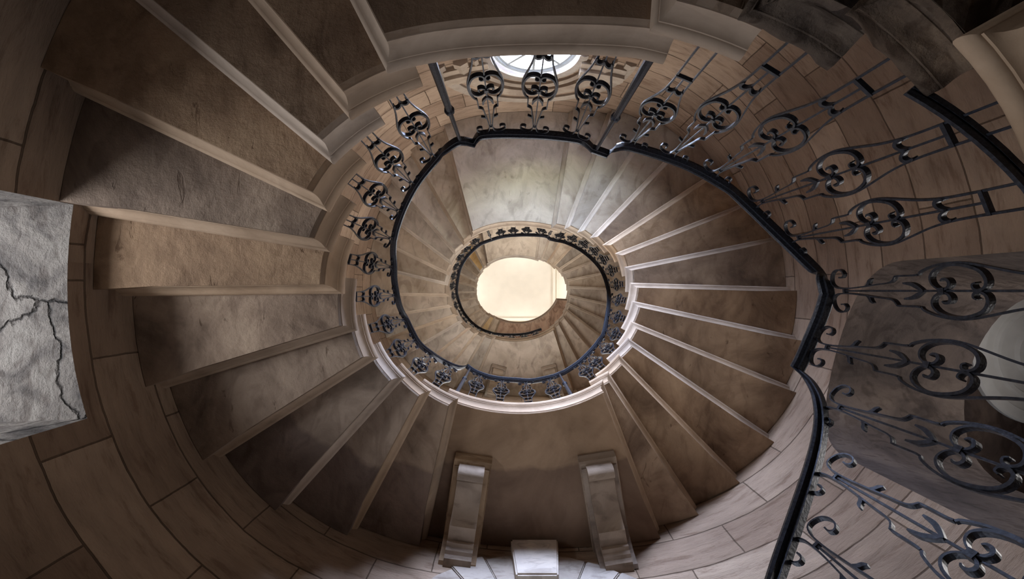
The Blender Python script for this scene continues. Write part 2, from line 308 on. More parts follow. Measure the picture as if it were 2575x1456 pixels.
PROF = [(0.0, 0.0), (0.0, 0.25), (0.004, 0.255), (0.005, 0.36), (0.009, 0.46), (0.017, 0.55), (0.029, 0.61), (0.037, 0.63), (0.037, 0.67), (0.041, 0.675), (0.049, 0.71), (0.054, 0.77), (0.056, 0.84), (0.054, 0.91), (0.049, 0.965), (0.041, 1.0)]
OV = 0.056
STEPS = {}
def build_step(n, label, cat, group, name, mslab, mmould):
    L_ = lip(n); C = L_[-1]; zt = Z(CN[n][1]); zb = Z(CN[n-1][1]) if n-1 in CN else zt-RIS*0.86
    zb = max(zb, 0.0)
    W = wall_pt(WA[n], 0.0); d = W-C; d = d/np.hypot(*d); W = W+d*0.0
    wf_a = WA[n-1] if n-1 in WA else WA[n]+0.17
    F = L_[0]; wfa = wf_a+0.03
    Wf = wall_pt(wfa, 0.0)
    path = L_+[C+(W-C)*t for t in (0.25, 0.5, 0.75, 1.0)]
    # travel: well passes on the side away from the slab; slab lies to the side of +normal
    test = offset_line(path, 0.01)[1]; s = 1.0 if np.hypot(*(test-WC*U)) > np.hypot(*(path[1]-WC*U)) else -1.0
    body = offset_line(path, s*OV)
    body[-1] = body[-1]+d*0.02
    root = empty(name, (C[0], C[1], zb))
    arc = []
    da = (wfa-WA[n]) % (2*math.pi); k = max(2, int(da/0.06))
    for i in range(k+1): arc.append(wall_pt(WA[n]+da*i/k, -0.004))
    arc = arc[1:] if len(arc) > 2 else arc
    poly = body[:-1]+[wall_pt(WA[n]+0.015, -0.004)]+arc
    bm = bmesh.new(); prism(bm, poly, zb, zt-0.002)
    link('slab', bm, mslab, root)
    # moulded edge
    bm = bmesh.new(); h = zt-zb; rows = []
    for dd, f in PROF: rows.append([bm.verts.new((p[0], p[1], zb+f*h)) for p in offset_line(path, s*(OV-dd))])
    back = offset_line(path, s*(OV+0.004))
    rows.append([bm.verts.new((p[0], p[1], zt)) for p in back]); rows.append([bm.verts.new((p[0], p[1], zb+0.012)) for p in back])
    R = len(rows)
    for i in range(R):
        for j in range(len(path)-1): bm.faces.new((rows[i][j], rows[i][j+1], rows[(i+1) % R][j+1], rows[(i+1) % R][j]))
    bm.faces.new([r[0] for r in rows]); bm.faces.new([r[-1] for r in rows][::-1])
    link('moulded_edge', bm, mmould, root, angle=32)
    tag(root, label, cat, group); STEPS[n] = root
    return root
def stepinfo(n):
    if n <= -7: return ('bottom flight', -6-n, 'down from the archway landing')
    return None
GR = 'cantilevered stone stair steps'
for n in range(NMIN, 68):
    if n in (0, 25, 53):
        which = {0: 'dark lowest landing slab crossing the top of the picture', 25: 'pale landing slab in the middle ring above the oval well', 53: 'highest pale landing slab on the upper side of the well'}[n]
        build_step(n, which, 'stair landing', 'stone landings', 'stair_landing', M['landing'] if n == 0 else M['pale'], M['mould'] if n == 0 else M['palemould']); continue
    if n in (11, 39, 67):
        which = {11: 'wide brown landing slab resting on the two large corbels', 39: 'upper landing slab above the two small pale corbels', 67: 'topmost reddish landing slab curving round the bright ceiling'}[n]
        build_step(n, which, 'stair landing', 'stone landings', 'stair_landing', M['landing_outer_dark'] if n == 11 else M['red'] if n == 67 else M['pale'], M['mould'] if n == 11 else M['palemould']); continue
    if n == -6:
        build_step(n, 'stone landing beside the right-hand archway behind the railing', 'stair landing', 'stone landings', 'stair_landing', M['landing'], M['mould']); continue
    if n <= -7: k = -6-n; lb = 'plain stone step, %s down from the archway landing' % ORD[k]
    elif n < 0: k = n+6; lb = '%s sandstone step, %s up from the archway landing, upper right of picture' % (('weathered crumbling' if n in (-3, -2) else 'moulded'), ORD[k])
    elif n < 11: lb = 'brown sandstone step, %s up from the dark lowest landing, left side' % ORD[n]
    elif n < 25: lb = 'dark sandstone step, %s up from the two-corbel landing, right side' % ORD[n-11]
    elif n < 39: lb = 'mid-height sandstone step, %s up the left side of the middle ring' % ORD[n-25]
    elif n < 53: lb = 'pale small step, %s up the right side of the inner ring' % ORD[n-39]
    else: lb = 'pale topmost-ring step, %s up the left side beside the bright ceiling' % ORD[n-53]
    ms = M['worn'] if n in (-3, -2) else M['step_outer_dark'] if n in (8, 9, 10) else M['ochre'] if n in (55, 65) else (M['step'] if n < 22 else M['pale'])
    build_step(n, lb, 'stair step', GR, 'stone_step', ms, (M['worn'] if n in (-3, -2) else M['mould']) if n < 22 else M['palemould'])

# weathering of the two crumbling steps: their faces are really uneven
from mathutils import noise
for n in (-3, -2):
    for ch in STEPS[n].children:
        bm = bmesh.new(); bm.from_mesh(ch.data)
        bmesh.ops.triangulate(bm, faces=[f for f in bm.faces if len(f.verts) > 4])
        for _ in range(3):
            long = [e_ for e_ in bm.edges if e_.calc_length() > 0.035]
            if long and len(bm.verts) < 60000: bmesh.ops.subdivide_edges(bm, edges=long, cuts=1, use_grid_fill=True)
        bm.normal_update(); loc = Vector(STEPS[n].location)
        for v in bm.verts:
            p = v.co+loc
            a_ = noise.fractal(p*9, 0.8, 2.2, 5)*0.010+min(0, noise.noise(p*5+Vector((n, 0, 0)))*0.03)
            v.co += v.normal*a_
        bmesh.ops.recalc_face_normals(bm, faces=bm.faces[:]); bm.to_mesh(ch.data); bm.free()
# ------------------------------------------------------------------ oval wall with its openings
ZTOP = 17.2
def shell():
    bm = bmesh.new(); K = 144; cols = []
    zs = [-0.2, ZTOP]
    for i in range(K):
        t = 2*math.pi*i/K; a = wall_pt(t); b = wall_pt(t, 1.2 if abs(wrap(t-math.radians(10.7))) < 0.6 else 0.9)
        cols.append([[bm.verts.new((p[0], p[1], z)) for z in zs] for p in (a, b)])
    for i in range(K):
        j = (i+1) % K
        for s in (0, 1): bm.faces.new((cols[i][s][0], cols[j][s][0], cols[j][s][1], cols[i][s][1]))
        for q_ in (0, 1): bm.faces.new((cols[i][0][q_], cols[j][0][q_], cols[j][1][q_], cols[i][1][q_]))
    return bm
def cutter(pts2, origin, ang, d0, d1, m, splay=1.0):
    # pts2: outline (u across, z); extruded along direction ang from d0 to d1
    e = np.array([math.cos(ang), math.sin(ang)]); t = np.array([-e[1], e[0]]); bm = bmesh.new(); R = []; zm_ = sum(p_[1] for p_ in pts2)/len(pts2)
    for d, s in ((d0, 1.0), (d1, splay)): R.append([bm.verts.new((*(origin+e*d+t*u*s), zm_+(z-zm_)*s)) for u, z in pts2])
    bm.faces.new(R[0]); bm.faces.new(R[1][::-1])
    for i in range(len(pts2)): j = (i+1) % len(pts2); bm.faces.new((R[0][i], R[0][j], R[1][j], R[1][i]))
    return link('cutter', bm, m)
def arch_outline(w, z0, zs, rise, k=24):
    return [(-w, z0), (w, z0)]+[(w*math.cos(math.pi*i/k), zs+rise*math.sin(math.pi*i/k)) for i in range(k+1)]
wall = link('wall_oval', shell(), [M['wall']])
RA = math.radians(10.7)                                    # archway axis
ra_o = np.array([0.0, 0.0])
def dirp(deg): return np.array([math.cos(math.radians(deg)), math.sin(math.radians(deg))])
RW = 0.775
ARC_O = dirp(10.7)*2.1
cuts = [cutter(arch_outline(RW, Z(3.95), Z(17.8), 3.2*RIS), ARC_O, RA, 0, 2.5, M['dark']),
        cutter([(-0.565, 2.0), (0.565, 2.0), (0.565, Z(12.35)), (-0.565, Z(12.35))], world_at((185, 786), 12.4)*0.7, math.radians(177.5), 0, 2.4, M['rough'], 1.0),
        cutter([(0.32*math.cos(2*math.pi*i/40), Z(24.5)+0.32*math.sin(2*math.pi*i/40)) for i in range(40)], np.array([0.23, -1.8]), -math.pi/2, 0, 1.8, M['reveal'], 2.3),
        cutter([(-0.65, 9.3), (0.65, 9.3), (0.65, 11.2), (-0.65, 11.2)], np.array([0.23, -1.7]), -math.pi/2, 0, 1.9, M['white']),  # this and the next two: unseen openings added for the fill lamps
        cutter([(-0.65, 5.3), (0.65, 5.3), (0.65, 8.1), (-0.65, 8.1)], np.array([0.2, 1.5]), math.pi/2, 0, 1.9, M['white']),
        cutter([(-0.65, 10.3), (0.65, 10.3), (0.65, 12.5), (-0.65, 12.5)], np.array([0.2, 1.5]), math.pi/2, 0, 1.9, M['white']),
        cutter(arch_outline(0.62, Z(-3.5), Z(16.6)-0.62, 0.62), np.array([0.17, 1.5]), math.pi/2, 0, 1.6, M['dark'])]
for (x, y, an) in ((0.3, -1.8, -90), (0.3, 1.5, 90), (-1.7, 0, 180), (2.4, 0, 0)):
    cuts.append(cutter([(-0.75, 15.4), (0.75, 15.4), (0.75, 16.8), (-0.75, 16.8)], np.array([x, y]), math.radians(an), 0, 2.4, M['white']))  # unseen top openings, added to house the ceiling fill lamps
for c in cuts:
    md = wall.modifiers.new('cut', 'BOOLEAN'); md.operation = 'DIFFERENCE'; md.object = c; md.solver = 'EXACT'
    try: md.material_mode = 'TRANSFER'
    except Exception: pass
bpy.context.view_layer.update()
dg = bpy.context.evaluated_depsgraph_get()
me = bpy.data.meshes.new_from_object(wall.evaluated_get(dg)); wall.modifiers.clear(); wall.data = me; me.name = 'wall_oval'
for c in cuts: bpy.data.objects.remove(c, do_unlink=True)
tag(wall, kind='structure')
# floor and ceiling
def slab_oval(name, z0, z1, m, off=0.9):
    bm = bmesh.new(); prism(bm, [wall_pt(2*math.pi*i/96, off) for i in range(96)], z0, z1)
    return tag(link(name, bm, m), kind='structure')
slab_oval('floor', -0.4, 0.0, M['floor'], -0.002)
slab_oval('ceiling', ZTOP, ZTOP+0.3, M['plaster'])
bm = bmesh.new()                                            # plaster cornice lines on the ceiling
for (x0, x1, y0, y1, dz) in ((1.56, 1.66, -2.3, 1.9, .05), (1.70, 1.74, -2.3, 1.9, .03), (-2.2, 1.56, 1.07, 1.17, .05), (-2.2, 1.56, 1.21, 1.25, .03)): box(bm, x0, x1, y0, y1, ZTOP-dz, ZTOP-0.001)
tag(link('trim_1', bm, M['plaster']), kind='structure')

# ------------------------------------------------------------------ vestibule beyond the archway with its ringed white ceiling
e = dirp(10.7); t_ = np.array([-e[1], e[0]])
def vest(name, d0, d1, u0, u1, z0, z1, m):
    bm = bmesh.new(); pr = [e*d0+t_*u0, e*d1+t_*u0, e*d1+t_*u1, e*d0+t_*u1]; prism(bm, pr, z0, z1); return tag(link(name, bm, m), kind='structure')
vz = Z(25)
vest('floor_vestibule', 4.3, 7.4, -1.9, 1.9, Z(3.95)-0.2, Z(3.95), M['floor'])
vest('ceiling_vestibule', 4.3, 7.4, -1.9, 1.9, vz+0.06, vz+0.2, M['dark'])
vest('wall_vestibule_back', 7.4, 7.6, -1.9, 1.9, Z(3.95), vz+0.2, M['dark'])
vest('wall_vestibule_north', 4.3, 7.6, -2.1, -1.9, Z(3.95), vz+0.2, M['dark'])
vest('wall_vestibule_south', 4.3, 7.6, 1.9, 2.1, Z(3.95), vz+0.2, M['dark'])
rc = world_at((2635, 890), 25.0)
bm = bmesh.new()
prof = [(0.0, 0.03), (0.20, 0.03), (0.22, 0.0), (0.30, 0.0), (0.32, 0.03), (0.46, 0.035), (0.48, 0.012), (0.52, 0.012), (0.54, 0.035), (0.64, 0.03), (0.66, 0.0), (0.76, 0.0), (0.78, 0.02), (0.78, 0.06)]
K = 72; rows = [[bm.verts.new((rc[0]+r*math.cos(2*math.pi*i/K), rc[1]+r*math.sin(2*math.pi*i/K), vz+z)) for i in range(K)] for r, z in prof[1:]]
cv = bm.verts.new((rc[0], rc[1], vz+0.03))
for i in range(K):
    bm.faces.new((cv, rows[0][i], rows[0][(i+1) % K]))
    for a_, b_ in zip(rows[:-1], rows[1:]): bm.faces.new((a_[i], a_[(i+1) % K], b_[(i+1) % K], b_[i]))
bm.faces.new(rows[-1])
tag(link('ceiling_medallion', bm, M['white'], angle=30), 'round white plaster ceiling with concentric rings seen through the right archway', 'ceiling medallion')

# ------------------------------------------------------------------ archway stones, door arch, oculus
def wall_y(x, side):                       # wall surface y at given x on +Y (1) or -Y (-1)
    best = None
    for i in range(721):
        t = math.pi*i/720*side; p = wall_pt(t)
        if best is None or abs(p[0]-x) < best[0]: best = (abs(p[0]-x), p[1])
    return best[1]
def block(bm, pts, ys0, ys1, bev=0.0):     # pts (x, z) outline; ys functions of x
    a = [bm.verts.new((x, ys0(x), z)) for x, z in pts]; b = [bm.verts.new((x, ys1(x), z)) for x, z in pts]
    bm.faces.new(a); bm.faces.new(b[::-1])
    for i in range(len(pts)): j = (i+1) % len(pts); bm.faces.new((a[i], a[j], b[j], b[i]))
cx, zc, r0, r1 = 0.17, Z(16.6)-0.62, 0.607, 0.95
arch = empty('stone_door_arch', (cx, wall_y(cx, 1), zc))
WYC = {}
def yw(x):
    k = round(x, 2)
    if k not in WYC: WYC[k] = wall_y(k, 1)
    return WYC[k]
nv = 10
for side in (-1, 1):
    for i in range(5):
        a0 = math.radians(90)+side*math.radians(8.5+16.3*i); a1 = a0+side*math.radians(15.9); bm = bmesh.new(); pj = 0.012+0.012*random.random()
        rr1 = r1+random.uniform(-0.02, 0.03)
        pts = [(cx+r0*math.cos(a0), zc+r0*math.sin(a0)), (cx+rr1*math.cos(a0), zc+rr1*math.sin(a0)), (cx+rr1*math.cos((a0+a1)/2), zc+rr1*math.sin((a0+a1)/2)), (cx+rr1*math.cos(a1), zc+rr1*math.sin(a1)), (cx+r0*math.cos(a1), zc+r0*math.sin(a1)), (cx+r0*math.cos((a0+a1)/2), zc+r0*math.sin((a0+a1)/2))]
        block(bm, pts, lambda x: yw(x)-pj, lambda x: yw(x)+0.3)
        bmesh.ops.bevel(bm, geom=bm.edges[:], offset=0.008, segments=2, affect='EDGES')
        link('voussoir', bm, M['arch'], arch, angle=35)
bm = bmesh.new(); kt = Z(18.9); kb = Z(16.55)
block(bm, [(cx-0.15, kb), (cx-0.19, kt), (cx+0.19, kt), (cx+0.15, kb)], lambda x: wall_y(cx, 1)-0.09, lambda x: wall_y(cx, 1)+0.3)
bmesh.ops.bevel(bm, geom=bm.edges[:], offset=0.012, segments=3, affect='EDGES')
link('keystone', bm, M['arch'], arch, angle=35)
tag(arch, 'pale stone door arch with projecting keystone at the bottom edge of the picture', 'arch')

def corbel(x_in, x_out, y_in, zt, name_label, matc, wd=0.30):
    # runs from the wall (x_out) inward to (x_in, y_in), top at zt
    pi_ = np.array([x_in, y_in]); yo = wall_y(x_out, 1); po = np.array([x_out, yo]); d = po-pi_; Lc = float(np.hypot(*d)); an = math.atan2(d[1], d[0])
    root = empty('stone_corbel', (pi_[0], pi_[1], zt), an)
    def side(bm, prof, w):
        a = [bm.verts.new((x, -w/2, z)) for x, z in prof]; b = [bm.verts.new((x, w/2, z)) for x, z in prof]
        bm.faces.new(a); bm.faces.new(b[::-1])
        for i in range(len(prof)): j = (i+1) % len(prof); bm.faces.new((a[i], a[j], b[j], b[i]))
    bm = bmesh.new()
    side(bm, [(0, -0.001), (0, -0.018), (0.012, -0.03), (0.02, -0.034), (0.03, -0.06), (0.045, -0.07), (Lc+0.0, -0.07), (Lc+0.0, -0.001)], wd)
    bmesh.ops.bevel(bm, geom=[e_ for e_ in bm.edges if abs(e_.verts[0].co.y-e_.verts[1].co.y) < 1e-4], offset=0.004, segments=1, affect='EDGES')
    link('abacus', bm, matc, root, rel=True, angle=30)
    pr = [(0.06, -0.06), (0.062, -0.085)]
    for i in range(11): a_ = math.pi*(1.0+i/10*1.15); pr.append((0.118+0.052*math.cos(a_), -0.105+0.052*math.sin(a_)))
    x0_ = pr[-1][0]; x1 = Lc-0.25
    for i in range(1, 13): f = i/12; pr.append((x0_+(x1-x0_)*f, -0.098-0.10*f**4))
    pr += [(x1+0.005, -0.205), (x1+0.105, -0.215), (x1+0.108, -0.243), (x1+0.135, -0.247), (x1+0.150, -0.268), (x1+0.175, -0.275), (x1+0.19, -0.30), (Lc, -0.31), (Lc, -0.06)]
    bm = bmesh.new(); side(bm, pr, wd*0.68)
    link('console_scroll', bm, matc, root, rel=True, angle=30)
    bm = bmesh.new(); ck = [(0.075, -0.06), (0.085, -0.085)]
    for i in range(10): f = i/9; ck.append((0.17+(Lc-0.30)*f, -0.072-0.018*math.sin(math.pi*f)-0.085*f**4))
    side(bm, ck+[(Lc-0.06, -0.22), (Lc-0.03, -0.285), (Lc, -0.295), (Lc, -0.06)], wd*0.93)
    link('cheek', bm, matc, root, rel=True, angle=30)
    tag(root, name_label, 'corbel', 'stone corbels under the landings')
zt = Z(CN[10][1])
p = world_at((1193, 1142), CN[10][1]); p2 = world_at((1497, 1138), CN[10][1])
corbel(p[0], -0.42, p[1], zt, 'large brown scrolled corbel at bottom centre, left of the keystone', M['corbel'])
corbel(p2[0], 0.79, p2[1], zt, 'large brown scrolled corbel at bottom centre, right of the keystone', M['corbel'])
z38 = CN[38][1]; p = world_at((1256, 919), z38); p2 = world_at((1378, 919), z38)
corbel(p[0], -0.42, p[1], Z(z38), 'small pale corbel of the upper pair, left one above the iron rail', M['palemould'])
corbel(p2[0], 0.85, p2[1], Z(z38), 'small pale corbel of the upper pair, right one above the iron rail', M['palemould'])

def ring(bm, cx_, cz, yf, prof, K=64, a0=0.0, a1=2*math.pi):    # prof: (radius, y offset toward the room)
    full = abs(a1-a0-2*math.pi) < 1e-6; n_ = K if full else K+1; rows = []
    for r, dy in prof: rows.append([bm.verts.new((cx_+r*math.cos(a0+(a1-a0)*i/K), yf+dy, cz+r*math.sin(a0+(a1-a0)*i/K))) for i in range(n_)])
    R = len(rows)
    for a in range(R):
        b = (a+1) % R
        for i in range(K): j = (i+1) % n_; bm.faces.new((rows[a][i], rows[a][j], rows[b][j], rows[b][i]))
    if not full: bm.faces.new([r[0] for r in rows]); bm.faces.new([r[-1] for r in rows][::-1])
def oculus(idx, cz):
    cx_ = 0.23; yw_ = wall_y(cx_, -1)
    root = empty('window_%d' % idx, (cx_, yw_-0.06, cz)); root['kind'] = 'structure'
    bm = bmesh.new(); y = yw_-0.06
    ring(bm, cx_, cz, y, [(0.458, -0.03), (0.458, 0.03), (0.43, 0.03), (0.42, 0.015), (0.40, 0.015), (0.40, -0.015), (0.42, -0.03)])
    ring(bm, cx_, cz, y, [(0.125, -0.02), (0.125, 0.02), (0.10, 0.02), (0.10, -0.02)])
    for k in range(8):
        a = math.pi/2+k*math.pi/4; c, s = math.cos(a), math.sin(a)
        w = 0.014
        vs = []
        for dy in (-0.015, 0.02):
            for (r, t) in ((0.12, -w), (0.41, -w), (0.41, w), (0.12, w)): vs.append(bm.verts.new((cx_+r*c-t*s, y+dy, cz+r*s+t*c)))
        for f in ((0, 1, 2, 3), (7, 6, 5, 4), (0, 4, 5, 1), (1, 5, 6, 2), (2, 6, 7, 3), (3, 7, 4, 0)): bm.faces.new([vs[i] for i in f])
    link('window_frame', bm, M['paint'], root)
    bm = bmesh.new(); c = [bm.verts.new((cx_+0.42*math.cos(2*math.pi*i/48), y-0.004, cz+0.42*math.sin(2*math.pi*i/48))) for i in range(48)]; bm.faces.new(c)
    g = bmesh.ops.extrude_face_region(bm, geom=bm.faces[:]); bmesh.ops.translate(bm, vec=(0, 0.004, 0), verts=[v for v in g['geom'] if isinstance(v, bmesh.types.BMVert)])
    link('pane', bm, M['glass'], root)
    return cx_, yw_
ox, oy = oculus(1, Z(24.5))
def added_sash(idx, cx_, yw_, sg, z0, z1, w=1.3):  # unseen windows, added to front the fill lamps of the upper rings
    y = yw_+sg*0.5; root = empty('window_%d' % idx, (cx_, y, z0)); root['kind'] = 'structure'
    bm = bmesh.new(); x0, x1 = cx_-w/2+0.002, cx_+w/2-0.002
    box(bm, x0, x0+0.05, y-0.03, y+0.03, z0, z1); box(bm, x1-0.05, x1, y-0.03, y+0.03, z0, z1); box(bm, x0+.05, x1-.05, y-0.03, y+0.03, z0, z0+0.05); box(bm, x0+.05, x1-.05, y-0.03, y+0.03, z1-0.05, z1)
    for k in (1, 2): xx = x0+(x1-x0)*k/3; box(bm, xx-0.012, xx+0.012, y-0.02, y+0.02, z0+0.05, z1-0.05)
    for k in range(1, 5): zz = z0+(z1-z0)*k/5; box(bm, x0+0.05, x1-0.05, y-0.018, y+0.018, zz-0.012, zz+0.012)
    link('window_frame', bm, M['paint'], root)
    bm = bmesh.new(); box(bm, x0+0.05, x1-0.05, y-0.002, y+0.002, z0+0.05, z1-0.05); link('pane', bm, M['glass'], root)
added_sash(2, 0.23, wall_y(0.23, -1), -1, 9.3, 11.2); added_sash(3, 0.2, wall_y(0.2, 1), 1, 5.3, 8.1); added_sash(4, 0.2, wall_y(0.2, 1), 1, 10.3, 12.5)
# ringed stone surround and imposts of the lower oculus
sur = empty('oculus_surround', (ox, oy, Z(24.5)))
for (ra, rb, pj) in ((0.47, 0.56, 0.03), (0.60, 0.67, 0.05), (0.71, 0.86, 0.07), (0.95, 1.06, 0.045)):
    bm = bmesh.new()
    K = 72; rows = []
    m1 = (ra+rb)/2
    for r, dy in ((ra, -0.14), (ra, pj*0.6), (m1, pj), (rb, pj*0.5), (rb, -0.14)):
        row = []
        for i in range(K+1):
            a = math.pi*i/K; x = ox+r*math.cos(a)
            k = round(x, 2)
            if ('n', k) not in WYC: WYC[('n', k)] = wall_y(k, -1)
            row.append(bm.verts.new((x, WYC[('n', k)]+dy, Z(24.5)+r*math.sin(a))))
        rows.append(row)
    for a_ in range(5):
        b_ = (a_+1) % 5
        for i in range(K): bm.faces.new((rows[a_][i], rows[a_][i+1], rows[b_][i+1], rows[b_][i]))
    bm.faces.new([r[0] for r in rows]); bm.faces.new([r[-1] for r in rows][::-1])
    link('ring_moulding', bm, M['palemould'], sur, angle=30)
for sx in (-1, 1):
    bm = bmesh.new()
    for (z0, z1, pj) in ((25.0, 25.5, .05), (25.5, 26.0, .09), (26.0, 26.5, .06), (26.5, 26.9, .03)):
        xs = [ox+sx*(0.50+0.48*i/6) for i in range(7)]; lo = [wall_y(x, -1) for x in xs]
        poly = [(x, y_-0.1) for x, y_ in zip(xs, lo)]+[(x, y_+pj) for x, y_ in zip(xs[::-1], lo[::-1])]
        prism(bm, poly, Z(z0), Z(z1))
    link('impost', bm, M['palemould'], sur)
tag(sur, 'pale moulded stone surround of half rings and imposts round the oval window', 'window surround')

# ------------------------------------------------------------------ balustrade
RAILPX = [(1965,1456),(2050,1200),(2075,1080),(2070,1010),(2045,960),(2013,930),(2026,905),(2050,850),(2075,790),(2090,740),(2080,705),(2060,680),(1973,596),(1874,502),(1825,463),(1751,421),(1689,396),(1627,376),(1578,364),(1548,369),(1531,385),(1491,371),
 (1479,359),(1465,350),(1442,344),(1380,337),(1324,334),(1260,333),(1212,336),(1198,344),(1190,357),(1170,352),(1149,353),(1120,372),(1097,395),(1045,461),(1010,530),(991,590),(987,630),(989,664),(990,705),(998,751),(1007,780),(1020,804),(1050,861),(1086,892),(1116,911),(1143,923),(1160,926),(1173,921),(1181,927),(1195,936),(1215,944),
 (1239,951),(1268,955),(1300,957),(1338,959),(1389,949),(1410,941),(1423,935),(1458,911),(1492,877),(1508,856),(1520,835),(1530,780),(1532,752),(1530,725),(1516,684),(1492,653),(1458,626),(1423,609),(1395,603),(1382,600),(1375,594),(1355,591),(1320,590),(1295,591),(1272,593),(1250,598),(1235,603),(1218,609),(1200,619),(1173,646),(1156,677),(1149,712),(1148,730),(1150,746),(1162,780),(1183,808),(1210,828),
 (1241,839),(1272,842),(1320,840),(1362,828)]
def zfor(p):
    d = np.array(p, float)-V; lo, hi = 1.0, 100.0
    for _ in range(50):
        m = (lo+hi)/2; q_ = d*m-WC
        if math.hypot(*q_) > wellr(math.atan2(q_[1], q_[0])): hi = m
        else: lo = m
    return m
def ratio(i, p):
    if not 20 < i < 50: return 1.0
    b = min(range(0, 13), key=lambda n: abs(wrap(math.atan2(*(np.array(p)-V)[::-1])-math.atan2(*(CN[n][0])[::-1]))))
    return CN[b][1]/zfor(CN[b][0]/CN[b][1]+V)
rz = [zfor(p)*(1.02+0.025*min(1, max(0, (i-12)/8)))*ratio(i, p) for i, p in enumerate(RAILPX)]
rs = rz[:]
for i in range(1, len(rz)-1):
    if i in range(3, 8) or i in range(18, 24) or i in range(27, 33) or i in range(47, 52): continue
    rs[i] = 0.25*rz[i-1]+0.5*rz[i]+0.25*rz[i+1]
pre = []
for k in range(8, 0, -1):
    c, z = polar_corner(-50-10*k, 6.35-0.82*k); pre.append(np.array([c[0]*U, c[1]*U, Z(z)]))
RAIL = pre+[np.array([*world_at(p, z), Z(z)]) for p, z in zip(RAILPX, rs)]
NP = len(pre)
# densify with Catmull-Rom except at kinks
KINK = {NP+i for i in (5, 9, 19, 20, 21, 30, 49, 72)}
def dens(i0, i1, s=6):
    out = []
    for i in range(i0, i1):
        p1, p2 = RAIL[i], RAIL[i+1]
        p0 = RAIL[i-1] if i > i0 and i not in KINK else p1-(p2-p1)
        p3 = RAIL[i+2] if i+2 <= i1 and (i+1) not in KINK else p2+(p2-p1)
        for k in range(s):
            t = k/s; out.append(0.5*((2*p1)+(-p0+p2)*t+(2*p0-5*p1+4*p2-p3)*t*t+(-p0+3*p1-3*p2+p3)*t**3))
    out.append(RAIL[i1]); return out
def sweep(bm, pts, sec, closed_ends=True):            # sec (horizontal across, vertical)
    rows = []
    for i, p in enumerate(pts):
        a = pts[max(0, i-1)]; b = pts[min(len(pts)-1, i+1)]; d = b-a; h = np.array([-d[1], d[0], 0.0]); h /= (np.linalg.norm(h)+1e-9)
        rows.append([bm.verts.new((p[0]+h[0]*u, p[1]+h[1]*u, p[2]+v)) for u, v in sec])
    n_ = len(sec)
    for i in range(len(rows)-1):
        for j in range(n_): bm.faces.new((rows[i][j], rows[i][(j+1) % n_], rows[i+1][(j+1) % n_], rows[i+1][j]))
    bm.faces.new(rows[0]); bm.faces.new(rows[-1][::-1])
RSEC = [(-0.012, -0.004), (0.012, -0.004), (0.012, 0.006), (0.026, 0.010), (0.030, 0.020), (0.026, 0.030), (0.012, 0.036), (-0.012, 0.036), (-0.026, 0.030), (-0.030, 0.020), (-0.026, 0.010), (-0.012, 0.006)]
DR = dens(0, len(RAIL)-1)
DA = [math.atan2(p[1], p[0]) for p in DR]
def rail_at(ang, zlo, zhi):                            # point on the rail at picture bearing ang whose height lies in the window
    best = None
    for i in range(len(DR)-1):
        if not (zlo <= DR[i][2] <= zhi): continue
        a, b = wrap(DA[i]-ang), wrap(DA[i+1]-ang)
        if a*b <= 0 and abs(a) < 0.5 and abs(b) < 0.5:
            f = a/(a-b) if a != b else 0; return DR[i]+(DR[i+1]-DR[i])*f, DR[i+1]-DR[i]
        if best is None or abs(a) < best[0]: best = (abs(a), DR[i], DR[i+1]-DR[i])
    return best[1], best[2]
# lyre panel, drawn once: x half width, z height (metres, rail at 0.95)
HP = 0.95
def wz(z): return float(np.interp(z, (-1, .18, .30, .57, .70, .89, 2), (-1, .18, .284, .527, .675, .89, 2)))
def strap(bm, pts, w=0.006, dep=0.014, taper=False):
    pts = [np.array((p[0], wz(p[1])), float) for p in pts]
    # smooth
    P_ = []
    for i in range(len(pts)-1):
        p1, p2 = pts[i], pts[i+1]; p0 = pts[i-1] if i else p1-(p2-p1); p3 = pts[i+2] if i+2 < len(pts) else p2+(p2-p1)
        for k in range(3):
            t = k/3; P_.append(0.5*((2*p1)+(-p0+p2)*t+(2*p0-5*p1+4*p2-p3)*t*t+(-p0+3*p1-3*p2+p3)*t**3))
    P_.append(pts[-1]); rows = []
    for i, p in enumerate(P_):
        a = P_[max(0, i-1)]; b = P_[min(len(P_)-1, i+1)]; d = b-a; n_ = np.array([-d[1], d[0]])/(np.hypot(*d)+1e-9); ww = w/2
        if taper: ww *= 0.7+0.9*math.sin(math.pi*i/(len(P_)-1))
        rows.append([bm.verts.new((p[0]+n_[0]*ww, -dep/2, p[1]+n_[1]*ww)), bm.verts.new((p[0]-n_[0]*ww, -dep/2, p[1]-n_[1]*ww)), bm.verts.new((p[0]-n_[0]*ww, dep/2, p[1]-n_[1]*ww)), bm.verts.new((p[0]+n_[0]*ww, dep/2, p[1]+n_[1]*ww))])
    for i in range(len(rows)-1):
        for j in range(4): bm.faces.new((rows[i][j], rows[i][(j+1) % 4], rows[i+1][(j+1) % 4], rows[i+1][j]))
    bm.faces.new(rows[0]); bm.faces.new(rows[-1][::-1])
